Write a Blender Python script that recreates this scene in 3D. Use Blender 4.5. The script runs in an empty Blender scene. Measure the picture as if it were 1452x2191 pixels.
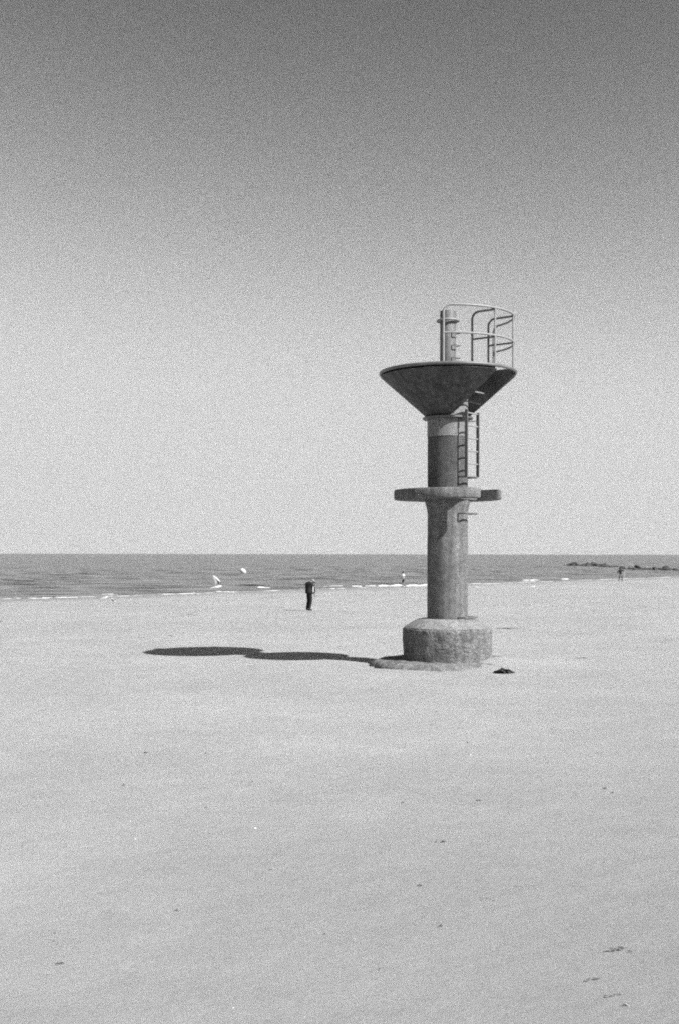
import bpy, bmesh, math, random
from mathutils import Vector, Matrix, noise
R = math.radians
scene = bpy.context.scene
C = scene.collection
random.seed(7)

# ------------------------------------------------------------------ camera
EYE = 3.6                                     # metres above the sea surface (z = 0)
F = 2191 * 40.0 / 36.0                        # focal length in photo pixels (40 mm on 35 mm film)
cam_d = bpy.data.cameras.new('camera')
cam_d.sensor_fit = 'VERTICAL'; cam_d.sensor_height = 36.0; cam_d.lens = 40.0
cam_d.shift_y = 90.0 / 2191.0
cam_d.clip_start = 0.1; cam_d.clip_end = 60000
cam = bpy.data.objects.new('camera', cam_d); C.objects.link(cam)
cam.location = (0, 0, EYE)
cam.rotation_euler = (Matrix.Rotation(R(90), 4, 'X') @ Matrix.Rotation(R(0.10), 4, 'Z')).to_euler()
scene.camera = cam

# ------------------------------------------------------------------ world and sun
SUN_EL, SUN_AZ = 41.8, -36.0                  # azimuth from +X, counter-clockwise
GRAIN = 7.0                                   # exponent of the fine luminance grain (film-like)
world = bpy.data.worlds.new('World'); scene.world = world; world.use_nodes = True
wt = world.node_tree; wt.nodes.clear()
def wn(t, **k):
    n = wt.nodes.new(t)
    for a, b in k.items(): setattr(n, a, b)
    return n
sky = wn('ShaderNodeTexSky', sky_type='NISHITA', sun_disc=False)
sky.sun_elevation = R(SUN_EL); sky.sun_rotation = R(90 - SUN_AZ)
sky.air_density = 1.0; sky.dust_density = 0.6; sky.ozone_density = 1.0; sky.altitude = 0
sep = wn('ShaderNodeSeparateColor')
wt.links.new(sky.outputs[0], sep.inputs[0])
mix = wn('ShaderNodeMath', operation='MULTIPLY_ADD'); mix.inputs[1].default_value = 0.25
mr = wn('ShaderNodeMath', operation='MULTIPLY'); mr.inputs[1].default_value = 0.75
wt.links.new(sep.outputs[0], mr.inputs[0]); wt.links.new(sep.outputs[1], mix.inputs[0]); wt.links.new(mr.outputs[0], mix.inputs[2])
# panchromatic film with a light orange filter: dark blue overhead, soft shoulder towards the bright horizon
def wmath(op, a, b=None):
    n = wn('ShaderNodeMath', operation=op)
    for k, q in enumerate((a, b)):
        if q is None: continue
        if isinstance(q, (int, float)): n.inputs[k].default_value = q
        else: wt.links.new(q, n.inputs[k])
    return n.outputs[0]
sh = wmath('POWER', wmath('MULTIPLY', mix.outputs[0], 0.447), 2.65)
sh = wmath('MULTIPLY', wmath('SUBTRACT', 1.0, wmath('EXPONENT', wmath('MULTIPLY', sh, -1.0))), 3.12)
tc = wn('ShaderNodeTexCoord'); wh = wn('ShaderNodeTexWhiteNoise', noise_dimensions='3D')
wt.links.new(tc.outputs['Generated'], wh.inputs['Vector'])
gr = wmath('MULTIPLY', wmath('POWER', wh.outputs['Value'], GRAIN), GRAIN + 1)
amt = wmath('SUBTRACT', 1.0, wmath('MULTIPLY', sh, 0.14))          # grain weakens in the highlights
sh = wmath('MULTIPLY', sh, wmath('ADD', 1.0, wmath('MULTIPLY', wmath('SUBTRACT', gr, 1.0), amt)))
bg = wn('ShaderNodeBackground'); bg.inputs['Strength'].default_value = 0.10
wt.links.new(sh, bg.inputs['Color'])
wo = wn('ShaderNodeOutputWorld'); wt.links.new(bg.outputs[0], wo.inputs['Surface'])

sun_d = bpy.data.lights.new('sun', 'SUN'); sun_d.energy = 4.2; sun_d.angle = R(0.53); sun_d.color = (1, 1, 1)
sun = bpy.data.objects.new('sun', sun_d); C.objects.link(sun)
sv = Vector((math.cos(R(SUN_EL)) * math.cos(R(SUN_AZ)), math.cos(R(SUN_EL)) * math.sin(R(SUN_AZ)), math.sin(R(SUN_EL))))
sun.rotation_euler = sv.to_track_quat('Z', 'Y').to_euler()
sun.location = sv * 60

vs = scene.view_settings
vs.view_transform = 'Standard'; vs.look = 'None'; vs.gamma = 1.0; vs.use_curve_mapping = False
vs.exposure = 1.09
scene.cycles.use_denoising = False
scene.cycles.use_adaptive_sampling = False
scene.cycles.sample_clamp_indirect = 1.5
scene.cycles.caustics_reflective = False; scene.cycles.caustics_refractive = False
scene.cycles.sample_clamp_direct = 8.0
scene.cycles.max_bounces = 6
scene.cycles.filter_width = 1.9

# ------------------------------------------------------------------ helpers
def mat(name, base, rough=0.8, spec=0.3, metal=0.0, layers=(), speckle=0.0, bump=(), streak=0.0, sheen=0.0, sheen_rough=0.5, contrast=None):
    """procedural grey material: layers = [(scale, amount, detail)] multiply the base; bump = [(scale, strength, distance)]"""
    m = bpy.data.materials.new(name); m.use_nodes = True
    t = m.node_tree; L = t.links.new
    p = t.nodes['Principled BSDF']
    p.inputs['Roughness'].default_value = rough; p.inputs['Metallic'].default_value = metal
    p.inputs['Specular IOR Level'].default_value = spec
    p.inputs['Sheen Weight'].default_value = sheen; p.inputs['Sheen Roughness'].default_value = sheen_rough
    tc = t.nodes.new('ShaderNodeTexCoord')
    val = None
    def times(a, b):
        n = t.nodes.new('ShaderNodeMath'); n.operation = 'MULTIPLY'
        L(a, n.inputs[0])
        if isinstance(b, float): n.inputs[1].default_value = b
        else: L(b, n.inputs[1])
        return n.outputs[0]
    v0 = t.nodes.new('ShaderNodeValue'); v0.outputs[0].default_value = base; val = v0.outputs[0]
    def ranged(src, amt, lo=0.3, hi=0.7):
        r = t.nodes.new('ShaderNodeMapRange')
        r.inputs['From Min'].default_value = lo; r.inputs['From Max'].default_value = hi
        r.inputs['To Min'].default_value = 1 - amt; r.inputs['To Max'].default_value = 1 + amt
        L(src, r.inputs['Value']); return r.outputs[0]
    for k, (sc, amt, det) in enumerate(layers):
        n = t.nodes.new('ShaderNodeTexNoise'); n.inputs['Scale'].default_value = sc; n.inputs['Detail'].default_value = det
        n.inputs['Roughness'].default_value = 0.65
        L(tc.outputs['Object'], n.inputs['Vector']); val = times(val, ranged(n.outputs[0], amt))
    if streak:
        mp = t.nodes.new('ShaderNodeMapping'); mp.inputs['Scale'].default_value = (9, 9, 0.55)
        L(tc.outputs['Object'], mp.inputs['Vector'])
        n = t.nodes.new('ShaderNodeTexNoise'); n.inputs['Scale'].default_value = 1.0; n.inputs['Detail'].default_value = 4
        L(mp.outputs[0], n.inputs['Vector']); val = times(val, ranged(n.outputs[0], streak))
    if speckle:
        n = t.nodes.new('ShaderNodeTexWhiteNoise'); n.noise_dimensions = '3D'
        L(tc.outputs['Object'], n.inputs['Vector'])
        pw = t.nodes.new('ShaderNodeMath'); pw.operation = 'POWER'; pw.inputs[1].default_value = speckle
        L(n.outputs['Value'], pw.inputs[0]); val = times(times(val, pw.outputs[0]), 1.0 + speckle)
    L(val, p.inputs['Base Color'])
    prev = None
    for sc, st, dist in bump:
        n = t.nodes.new('ShaderNodeTexNoise'); n.inputs['Scale'].default_value = sc; n.inputs['Detail'].default_value = 5
        L(tc.outputs['Object'], n.inputs['Vector'])
        b = t.nodes.new('ShaderNodeBump'); b.inputs['Strength'].default_value = st; b.inputs['Distance'].default_value = dist
        L(n.outputs[0], b.inputs['Height'])
        if prev is not None: L(prev, b.inputs['Normal'])
        prev = b.outputs['Normal']
    if prev is not None: L(prev, p.inputs['Normal'])
    return m

def link(name, me, m=None, parent=None, loc=None, smooth=False):
    o = bpy.data.objects.new(name, me); C.objects.link(o)
    if m is not None and not me.materials: me.materials.append(m)
    if parent is not None: o.parent = parent
    if loc is not None: o.location = loc
    if smooth:
        me.polygons.foreach_set('use_smooth', [True] * len(me.polygons))
    return o
def tag(o, label, cat, group=None, kind=None):
    o['label'] = label; o['category'] = cat
    if group: o['group'] = group
    if kind: o['kind'] = kind
    return o
def struct(o, kind='structure', label=None, cat=None):
    o['kind'] = kind
    if label: o['label'] = label
    if cat: o['category'] = cat
    return o
def empty(name, loc, rz=0.0):
    o = bpy.data.objects.new(name, None); C.objects.link(o); o.location = loc; o.rotation_euler = (0, 0, rz)
    o.empty_display_size = 0.2
    return o
def pd(name, v, f):
    me = bpy.data.meshes.new(name); me.from_pydata([tuple(a) for a in v], [], f); me.update(); return me
def lathe_me(name, prof, n=64, a0=0.0, a1=2 * math.pi, wob=0.0, seed=0.0):
    """profile [(r, z)] revolved; closed at the axis with caps when the first/last radius is > 0"""
    v = []; f = []
    for i in range(n):
        a = 2 * math.pi * i / n
        for (r, z) in prof:
            k = 1.0
            if wob: k = 1 + wob * noise.noise(Vector((math.cos(a) * 2.2, math.sin(a) * 2.2, z * 1.7 + seed))) + 0.5 * wob * noise.noise(Vector((math.cos(a) * 9, math.sin(a) * 9, z * 7 + seed)))
            v.append((r * k * math.cos(a), r * k * math.sin(a), z))
    m_ = len(prof)
    for i in range(n):
        j = (i + 1) % n
        for k in range(m_ - 1):
            f.append((i * m_ + k, j * m_ + k, j * m_ + k + 1, i * m_ + k + 1))
    f.append([i * m_ for i in range(n)][::-1]); f.append([i * m_ + m_ - 1 for i in range(n)])
    return pd(name, v, f)
def sharp(me, ang=35):
    """smooth shading with sharp edges above an angle"""
    bm = bmesh.new(); bm.from_mesh(me)
    bmesh.ops.recalc_face_normals(bm, faces=bm.faces)
    for fc in bm.faces: fc.smooth = True
    for e in bm.edges:
        e.smooth = not (len(e.link_faces) == 2 and e.calc_face_angle(0) > R(ang))
    bm.to_mesh(me); bm.free(); return me
def tube_me(name, pts, rad, n=10, closed=False):
    pts = [Vector(p) for p in pts]; rads = rad if isinstance(rad, (list, tuple)) else [rad] * len(pts)
    v = []; f = []; N = len(pts)
    up = None
    for i, p in enumerate(pts):
        if closed: tdir = (pts[(i + 1) % N] - pts[i - 1])
        else: tdir = pts[min(i + 1, N - 1)] - pts[max(i - 1, 0)]
        tdir.normalize()
        if up is None:
            up = Vector((0, 0, 1)) if abs(tdir.z) < 0.9 else Vector((1, 0, 0))
        s = tdir.cross(up); s.normalize(); up = s.cross(tdir); up.normalize()
        for k in range(n):
            a = 2 * math.pi * k / n
            v.append(p + (s * math.cos(a) + up * math.sin(a)) * rads[i])
    M_ = N if closed else N - 1
    for i in range(M_):
        j = (i + 1) % N
        for k in range(n):
            l = (k + 1) % n
            f.append((i * n + k, i * n + l, j * n + l, j * n + k))
    if not closed:
        f.append(list(range(n))[::-1]); f.append([(N - 1) * n + k for k in range(n)])
    return sharp(pd(name, v, f), 50)
def plate_me(name, poly, thick, axis):
    """polygon (list of 3-D points) thickened along axis"""
    a = Vector(axis).normalized() * thick * 0.5
    n = len(poly); v = [Vector(p) - a for p in poly] + [Vector(p) + a for p in poly]
    f = [list(range(n))[::-1], [n + i for i in range(n)]] + [(i, (i + 1) % n, n + (i + 1) % n, n + i) for i in range(n)]
    me = pd(name, v, f)
    bm = bmesh.new(); bm.from_mesh(me); bmesh.ops.recalc_face_normals(bm, faces=bm.faces)
    bmesh.ops.triangulate(bm, faces=[x for x in bm.faces if len(x.verts) > 4]); bm.to_mesh(me); bm.free()
    return me

# ------------------------------------------------------------------ terrain
NX, NY = -0.766, 0.643                        # horizontal direction from the dry beach to the sea
def beach(s):                                 # eye height above the sand as the beach falls to the sea
    q = s if s > -10 else -10 + (s + 10) * 0.35
    h = 2.6 + 0.01116 * (q - 14.5) + 0.000115 * (q - 14.5) * (q - 37.8)
    return h
TX, TY = 2.526, 26.7                          # tower axis
def ground(x, y):
    s = x * NX + y * NY
    z = EYE - beach(min(s, 140))
    # berm shaped to darken the foreground: its seaward face tilts away from the sun
    if s > 0.8: z += 1.36 * math.exp(-(s - 0.8) / 4.3)
    else: z += 1.36 + 0.11 * (1 - math.exp(-(0.8 - s) / 0.348))
    z += 0.020 * noise.noise(Vector((x * 0.16, y * 0.16, 3.1))) + 0.008 * noise.noise(Vector((x * 0.6, y * 0.6, 8.7)))
    dx, dy = x - (TX + 1.30), y - (TY - 0.65)
    z += 0.20 * math.exp(-(dx * dx / 0.75 + dy * dy / 0.7))                                     # sand banked against the drum
    dx, dy = x - TX, y - TY
    r = math.hypot(dx, dy)
    z -= 0.05 * math.exp(-((r - 1.95) / 0.35) ** 2) * (1 if dx < 0.6 else 0.3)                    # scour round the footing
    return z
def at(px, py, z=None):
    """photo pixel -> the point of the ground (or of the level z) seen there"""
    kx, kz = (px - 726) / F, (1185.5 - py) / F
    if z is not None:
        d = (z - EYE) / kz
        return Vector((kx * d, d, z))
    d = 10.0
    for _ in range(60):
        d = 0.5 * d + 0.5 * (ground(kx * d, d) - EYE) / kz
    return Vector((kx * d, d, ground(kx * d, d)))
def at_d(px, py, d):
    return Vector(((px - 726) / F * d, d, EYE + (1185.5 - py) / F * d))

# sand
def sand_material():
    m = mat('sand', 0.285, rough=0.95, spec=0.12, layers=[(0.05, 0.06, 3), (0.35, 0.09, 7), (2.5, 0.05, 6), (9.0, 0.05, 8), (60, 0.07, 8)], speckle=2.6,
            bump=[(2.2, 0.10, 0.05), (14, 0.16, 0.02), (90, 0.25, 0.004)], sheen=0.0)
    t = m.node_tree; L = t.links.new; p = t.nodes['Principled BSDF']
    # wet, glossy strip where the water has just been: by height above the sea
    g = t.nodes.new('ShaderNodeNewGeometry'); sx = t.nodes.new('ShaderNodeSeparateXYZ'); L(g.outputs['Position'], sx.inputs[0])
    nz = t.nodes.new('ShaderNodeTexNoise'); nz.inputs['Scale'].default_value = 0.12; nz.inputs['Detail'].default_value = 4
    L(g.outputs['Position'], nz.inputs['Vector'])
    ad = t.nodes.new('ShaderNodeMath'); ad.operation = 'MULTIPLY_ADD'; ad.inputs[1].default_value = 0.25
    L(nz.outputs[0], ad.inputs[0]); L(sx.outputs['Z'], ad.inputs[2])
    wet = t.nodes.new('ShaderNodeMapRange'); wet.inputs['From Min'].default_value = 0.20; wet.inputs['From Max'].default_value = 0.42
    wet.inputs['To Min'].default_value = 1.0; wet.inputs['To Max'].default_value = 0.0
    L(ad.outputs[0], wet.inputs['Value'])
    def lerp(a, b):
        r = t.nodes.new('ShaderNodeMapRange'); r.inputs['To Min'].default_value = a; r.inputs['To Max'].default_value = b
        L(wet.outputs[0], r.inputs['Value']); return r.outputs[0]
    L(lerp(0.95, 0.30), p.inputs['Roughness']); L(lerp(0.12, 0.5), p.inputs['Specular IOR Level'])
    src = p.inputs['Base Color'].links[0].from_socket
    mu = t.nodes.new('ShaderNodeMath'); mu.operation = 'MULTIPLY'; L(src, mu.inputs[0]); L(lerp(1.0, 0.72), mu.inputs[1])
    L(mu.outputs[0], p.inputs['Base Color'])
    return m
M_sand = sand_material()
def spaced(lo, hi, n, p=2.2):
    out = []
    for i in range(n + 1):
        u = -1 + 2 * i / n
        out.append((hi if u > 0 else -lo) * math.copysign(abs(u) ** p, u))
    return out
def build_sand():
    ss = spaced(-45, 120, 300, 1.7); aa = spaced(-150, 420, 300, 1.9)
    v = []; f = []
    for s in ss:
        for a in aa:
            x = s * NX + a * NY + 1.0; y = s * NY - a * NX + 14.0
            v.append((x, y, ground(x, y)))
    n = len(aa)
    for i in range(len(ss) - 1):
        for j in range(n - 1):
            f.append((i * n + j, i * n + j + 1, (i + 1) * n + j + 1, (i + 1) * n + j))
    me = pd('beach', v, f)
    bm = bmesh.new(); bm.from_mesh(me); bmesh.ops.recalc_face_normals(bm, faces=bm.faces)
    if sum(fc.normal.z for fc in bm.faces) < 0: bmesh.ops.reverse_faces(bm, faces=bm.faces)
    bm.to_mesh(me); bm.free()
    return link('beach', me, M_sand, smooth=True)
struct(build_sand(), label='smooth pale dry sand beach sloping to the sea', cat='beach')

# sea
def sea_material():
    m = bpy.data.materials.new('sea_water'); m.use_nodes = True
    t = m.node_tree; L = t.links.new; p = t.nodes['Principled BSDF']
    p.inputs['Roughness'].default_value = 0.16; p.inputs['IOR'].default_value = 1.33
    tc = t.nodes.new('ShaderNodeTexCoord')
    mp = t.nodes.new('ShaderNodeMapping'); mp.inputs['Rotation'].default_value = (0, 0, R(-50)); mp.inputs['Scale'].default_value = (0.45, 1.0, 1)
    L(tc.outputs['Object'], mp.inputs['Vector'])
    prev = None
    for sc, st, di in ((0.035, 1.0, 5.0), (0.13, 1.0, 2.6), (0.45, 1.0, 1.0), (2.2, 1.0, 0.2)):
        n = t.nodes.new('ShaderNodeTexNoise'); n.inputs['Scale'].default_value = sc; n.inputs['Detail'].default_value = 4
        L(mp.outputs[0], n.inputs['Vector'])
        b = t.nodes.new('ShaderNodeBump'); b.inputs['Strength'].default_value = st; b.inputs['Distance'].default_value = di
        L(n.outputs[0], b.inputs['Height'])
        if prev is not None: L(prev, b.inputs['Normal'])
        prev = b.outputs['Normal']
    L(prev, p.inputs['Normal'])
    n = t.nodes.new('ShaderNodeTexNoise'); n.inputs['Scale'].default_value = 0.22; n.inputs['Detail'].default_value = 9; n.inputs['Roughness'].default_value = 0.7  # turbid patches, plus the shading of the chop put into the colour
    L(mp.outputs[0], n.inputs['Vector'])
    r = t.nodes.new('ShaderNodeMapRange'); r.inputs['To Min'].default_value = 0.0; r.inputs['To Max'].default_value = 0.15
    r.inputs['From Min'].default_value = 0.43; r.inputs['From Max'].default_value = 0.60
    L(n.outputs[0], r.inputs['Value'])
    w = t.nodes.new('ShaderNodeTexWhiteNoise'); L(tc.outputs['Object'], w.inputs['Vector'])
    r2 = t.nodes.new('ShaderNodeMapRange'); r2.inputs['To Min'].default_value = 0.1; r2.inputs['To Max'].default_value = 1.9
    L(w.outputs['Value'], r2.inputs['Value'])
    mu = t.nodes.new('ShaderNodeMath'); mu.operation = 'MULTIPLY'; L(r.outputs[0], mu.inputs[0]); L(r2.outputs[0], mu.inputs[1])
    L(mu.outputs[0], p.inputs['Base Color'])
    return m
M_sea = sea_material()
def shore_s():
    lo, hi = 40.0, 120.0
    for _ in range(50):
        mid = 0.5 * (lo + hi)
        if EYE - beach(mid) > 0: lo = mid
        else: hi = mid
    return lo
S0 = shore_s()
def build_sea():
    # rows run parallel to the shore; real low swell near the beach, flattening out to the horizon
    ss = [S0 - 6 + 0.55 * i for i in range(240)]
    while ss[-1] < 22000: ss.append(ss[-1] * 1.06 if ss[-1] > 240 else ss[-1] + 2.0)
    aa = [-22000, -6000, -2000, -700, -350, -200] + [-120 + 2.5 * i for i in range(190)] + [400, 600, 1000, 2500, 7000, 22000]
    v = []; f = []
    for s in ss:
        for a in aa:
            x = s * NX + a * NY; y = s * NY - a * NX
            o = s - S0
            amp = 0.11 * max(0.0, min(1.0, o / 6)) * (1 if o < 130 else 0)
            ph = 1.4 * noise.noise(Vector((a * 0.02, s * 0.01, 1.0)))
            z = amp * (0.7 * math.sin(o * 0.85 + ph * 2.2) * (0.6 + noise.noise(Vector((a * 0.035, s * 0.05, 5.0)))) + 0.7 * noise.noise(Vector((x * 0.25, y * 0.25, 9.0))))
            v.append((x, y, z))
    n = len(aa)
    for i in range(len(ss) - 1):
        for j in range(n - 1):
            f.append((i * n + j, i * n + j + 1, (i + 1) * n + j + 1, (i + 1) * n + j))
    me = pd('sea', v, f)
    bm = bmesh.new(); bm.from_mesh(me); bmesh.ops.recalc_face_normals(bm, faces=bm.faces)
    if sum(fc.normal.z for fc in bm.faces) < 0: bmesh.ops.reverse_faces(bm, faces=bm.faces)
    bm.to_mesh(me); bm.free()
    return link('sea', me, M_sea, smooth=True)
struct(build_sea(), label='rippled grey sea reaching to a level horizon', cat='sea')

# foam: low rolls of broken water along the edge of the sea
M_foam = mat('foam', 0.62, rough=0.9, spec=0.1, layers=[(1.2, 0.15, 4)], bump=[(3, 0.5, 0.1)], speckle=0.2)
def build_foam():
    v = []; f = []
    def roll(p0, p1, h, w, seed):
        a, b = at(*p0, z=0.0), at(*p1, z=0.0)
        if (b - a).length < 0.5: return
        N = max(8, int((b - a).length / 0.35)); d = (b - a).normalized(); side = Vector((-d.y, d.x, 0))
        if side.y < 0: side = -side
        base = len(v); K = 7
        for i in range(N + 1):
            u = i / N; c = a.lerp(b, u)
            c = c + side * 0.5 * noise.noise(Vector((u * N * 0.05, seed, 0)))
            e = min(1.0, 6 * u, 6 * (1 - u)) ** 0.6
            e *= 0.45 + 0.75 * abs(noise.noise(Vector((i * 0.11, seed, 4.0)))) + 0.35 * noise.noise(Vector((i * 0.5, seed, 2.0)))
            e *= max(0.0, min(1.0, 1.3 + 4.0 * noise.noise(Vector((i * 0.07, seed, 9.0)))))
            e = max(e, 0.02)
            for k in range(K):
                th = math.pi * k / (K - 1)
                jit = 1 + 0.35 * noise.noise(Vector((i * 0.8, k * 0.9, seed)))
                pos = c + side * (-math.cos(th) * w * 0.5 * e * jit)
                v.append((pos.x, pos.y, max(0.015, ground(pos.x, pos.y) - 0.01) + math.sin(th) * h * e * jit + 0.02))
        for i in range(N):
            for k in range(K - 1):
                f.append((base + i * K + k, base + i * K + k + 1, base + (i + 1) * K + k + 1, base + (i + 1) * K + k))
    L = [((-60, 1284.5), (30, 1283), .03, .6), ((28, 1283), (120, 1281), .045, .8), ((118, 1281), (305, 1277.5), .05, .8), ((215, 1274), (255, 1273.6), .05, .7),
         ((345, 1275), (462, 1271.5), .05, .9), ((466, 1268), (492, 1267.2), .10, 1.2), ((490, 1270), (508, 1269.2), .08, .9),
         ((549, 1258.5), (580, 1258), .22, 1.6), ((558, 1266.5), (620, 1263.5), .10, 1.4), ((704, 1261), (738, 1260), .09, 1.2), ((764, 1259.6), (802, 1259), .06, 1.0),
         ((680, 1256), (735, 1255), .10, 1.2), ((726, 1255.4), (850, 1254.3), .15, 1.6), ((840, 1254.6), (930, 1252), .18, 2.0), ((860, 1257), (925, 1256), .06, 1.2), ((900, 1252.5), (1028, 1248.8), .15, 1.8),
         ((1000, 1252.5), (1118, 1247.6), .07, 1.2), ((1080, 1247.8), (1200, 1244), .08, 1.4), ((1115, 1242), (1159, 1241), .22, 2.6),
         ((1198, 1240.2), (1213, 1239.8), .16, 1.8), ((1228, 1243), (1345, 1238), .045, 1.0), ((1340, 1238), (1460, 1233.5), .045, 1.0), ((1455, 1233), (1700, 1226), .08, 1.6)]
    fr = random.Random(5)
    for i, (p0, p1, h, w) in enumerate(L):
        lenp = p1[0] - p0[0]; k = max(2, int(lenp / 22))
        for q in range(k):                                 # every line is broken into short uneven rolls
            u0 = max(0.0, (q + fr.uniform(-0.45, 0.3)) / k); u1 = min(1.0, (q + 1 + fr.uniform(-0.35, 0.5)) / k)
            if u1 - u0 < 0.02: continue
            dy = fr.uniform(-0.7, 0.7)
            A = (p0[0] + lenp * u0, p0[1] + (p1[1] - p0[1]) * u0 + dy); B = (p0[0] + lenp * u1, p0[1] + (p1[1] - p0[1]) * u1 + dy + fr.uniform(-0.4, 0.4))
            roll(A, B, h * fr.uniform(0.35, 1.05), w * fr.uniform(0.5, 1.1), i * 3.7 + q * 1.3)
    return link('sea_foam', pd('sea_foam', v, f), M_foam, smooth=True)
tag(build_foam(), 'white foam of small waves breaking along the water line', 'foam', kind='stuff')

# ------------------------------------------------------------------ the beacon tower
M_conc = mat('concrete', 0.125, rough=0.9, spec=0.2, layers=[(1.3, 0.24, 6), (7, 0.26, 8), (38, 0.2, 6)], streak=0.26, speckle=3.0, bump=[(16, 0.22, 0.02), (70, 0.4, 0.006)])
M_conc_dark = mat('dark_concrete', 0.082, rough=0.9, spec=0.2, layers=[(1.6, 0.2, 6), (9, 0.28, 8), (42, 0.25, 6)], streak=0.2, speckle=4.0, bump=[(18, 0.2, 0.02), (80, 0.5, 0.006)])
M_base = mat('weathered_concrete', 0.135, rough=0.95, spec=0.15, layers=[(2.0, 0.28, 8), (6, 0.28, 8), (18, 0.42, 6)], streak=0.2, speckle=2.5, bump=[(7, 0.7, 0.06), (28, 0.8, 0.02)])
M_cap = mat('cap_concrete', 0.20, rough=0.95, spec=0.15, layers=[(1.6, 0.25, 6), (6, 0.3, 8), (30, 0.14, 6)], speckle=2.5, bump=[(9, 0.5, 0.04), (40, 0.5, 0.01)])  # paler than the drum below
M_foot = mat('footing_concrete', 0.16, rough=0.95, spec=0.15, layers=[(2.4, 0.32, 8), (10, 0.32, 8), (34, 0.2, 6)], speckle=2.5, bump=[(6, 0.8, 0.06), (26, 0.7, 0.02)])
M_steel = mat('painted_steel', 0.062, rough=0.55, spec=0.2, layers=[(1.1, 0.25, 5), (8, 0.16, 6)], streak=0.42, speckle=3.0, bump=[(5, 0.06, 0.02)])
M_steel_in = mat('lightened_steel', 0.10, rough=0.6, spec=0.2, layers=[(2, 0.2, 5), (9, 0.12, 6)], streak=0.2, speckle=3.0)  # funnel steel made paler: the shade on the slot walls is lifted by colour
M_sleeve = mat('sleeve_steel', 0.17, rough=0.6, spec=0.3, layers=[(2.0, 0.12, 6), (16, 0.12, 6)], streak=0.12, speckle=2.5, bump=[(30, 0.15, 0.005)])
M_mast = mat('mast_steel', 0.12, rough=0.6, spec=0.3, layers=[(2.0, 0.2, 6), (16, 0.12, 6)], streak=0.25, speckle=2.5, bump=[(30, 0.15, 0.005)])
M_galv = mat('galvanised_steel', 0.24, rough=0.5, spec=0.4, layers=[(6, 0.15, 5), (40, 0.10, 4)], speckle=0.8)
M_galv_dark = mat('weathered_galvanised_steel', 0.12, rough=0.55, spec=0.35, layers=[(6, 0.2, 5), (40, 0.12, 4)], speckle=1.0)
M_rim = mat('rim_steel', 0.12, rough=0.45, spec=0.5, layers=[(3, 0.25, 5), (20, 0.12, 4)], speckle=1.0)

T = empty('beacon_tower', (TX, TY, EYE - 2.62))
tag(T, 'tall concrete beacon tower with steel funnel top and ladder standing on the sand', 'tower')
def Z(z): return z + 2.62                     # heights below are given from eye level
def part(name, me, m, parent=T, smooth=False): return link(name, me, m, parent, smooth=smooth)
def lp(name, prof, m, n=72, wob=0.0, seed=0.0, ang=30):
    return part(name, sharp(lathe_me(name, [(r, Z(z)) for r, z in prof], n, wob=wob, seed=seed), ang), m)

# footing slab, drum base, columns
def footing():
    v = []; f = []; n = 160; rings = [(0.2, -2.44), (0.9, -2.45), (1.3, -2.455), (1.55, -2.47), (1.66, -2.50), (1.74, -2.56), (1.78, -2.64), (1.80, -2.95)]
    for i in range(n):
        a = 2 * math.pi * i / n
        for k, (r, z) in enumerate(rings):
            q = 1 + 0.06 * noise.noise(Vector((math.cos(a) * 2.6, math.sin(a) * 2.6, 2.2))) * (k / 7) + 0.05 * noise.noise(Vector((math.cos(a) * 8, math.sin(a) * 8, k * 0.4))) * (k / 7) + 0.025 * noise.noise(Vector((math.cos(a) * 22, math.sin(a) * 22, k * 0.9)))
            v.append((r * q * math.cos(a), r * q * math.sin(a), Z(z) + 0.035 * noise.noise(Vector((r * 4 * math.cos(a), r * 4 * math.sin(a), 1.1)))))
    m_ = len(rings)
    for i in range(n):
        j = (i + 1) % n
        for k in range(m_ - 1): f.append((i * m_ + k, i * m_ + k + 1, j * m_ + k + 1, j * m_ + k))
    f.append([i * m_ for i in range(n)]); f.append([i * m_ + m_ - 1 for i in range(n)][::-1])
    return sharp(pd('footing', v, f), 60)
part('footing', footing(), M_foot)
def drum():
    prof = [(1.035, -2.60)] + [(1.04, -2.55 + 0.05 * i) for i in range(17)] + [(1.035, -1.745), (1.018, -1.722), (0.998, -1.706)]
    return prof
lp('base_drum', drum(), M_base, n=160, wob=0.022, seed=3.0, ang=60)
lp('base_cap', [(0.997, -1.706), (0.972, -1.685), (0.92, -1.650), (0.83, -1.595), (0.74, -1.545), (0.68, -1.52), (0.60, -1.505), (0.45, -1.50)], M_cap, n=128, wob=0.035, seed=1.0, ang=70)
lp('lower_column', [(0.473, -1.60), (0.473, -0.6), (0.472, 0.40), (0.469, 0.42)], M_conc)
lp('middle_column', [(0.468, 0.424), (0.469, 0.90), (0.472, 0.97), (0.485, 1.06), (0.508, 1.14), (0.525, 1.20), (0.528, 1.285)], M_conc)
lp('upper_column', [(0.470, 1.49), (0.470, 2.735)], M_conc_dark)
lp('steel_sleeve', [(0.470, 2.738), (0.479, 2.742), (0.479, 3.15)], M_sleeve)
lp('inner_column', [(0.470, 3.20), (0.470, 4.22)], M_sleeve)
lp('flange', [(0.47, 3.152), (0.575, 3.155), (0.588, 3.165), (0.588, 3.195), (0.575, 3.205), (0.47, 3.208)], M_galv_dark)
for a, z in ((-72, 2.80), (-108, 2.96), (-40, 2.80), (-140, 2.80)):
    aa = R(a); c = Vector((0.477 * math.cos(aa), 0.477 * math.sin(aa), Z(z))); o_ = Vector((math.cos(aa), math.sin(aa), 0))
    part('bolt', tube_me('bolt', [c, c + o_ * 0.014], 0.016, 8), M_galv_dark)

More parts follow.
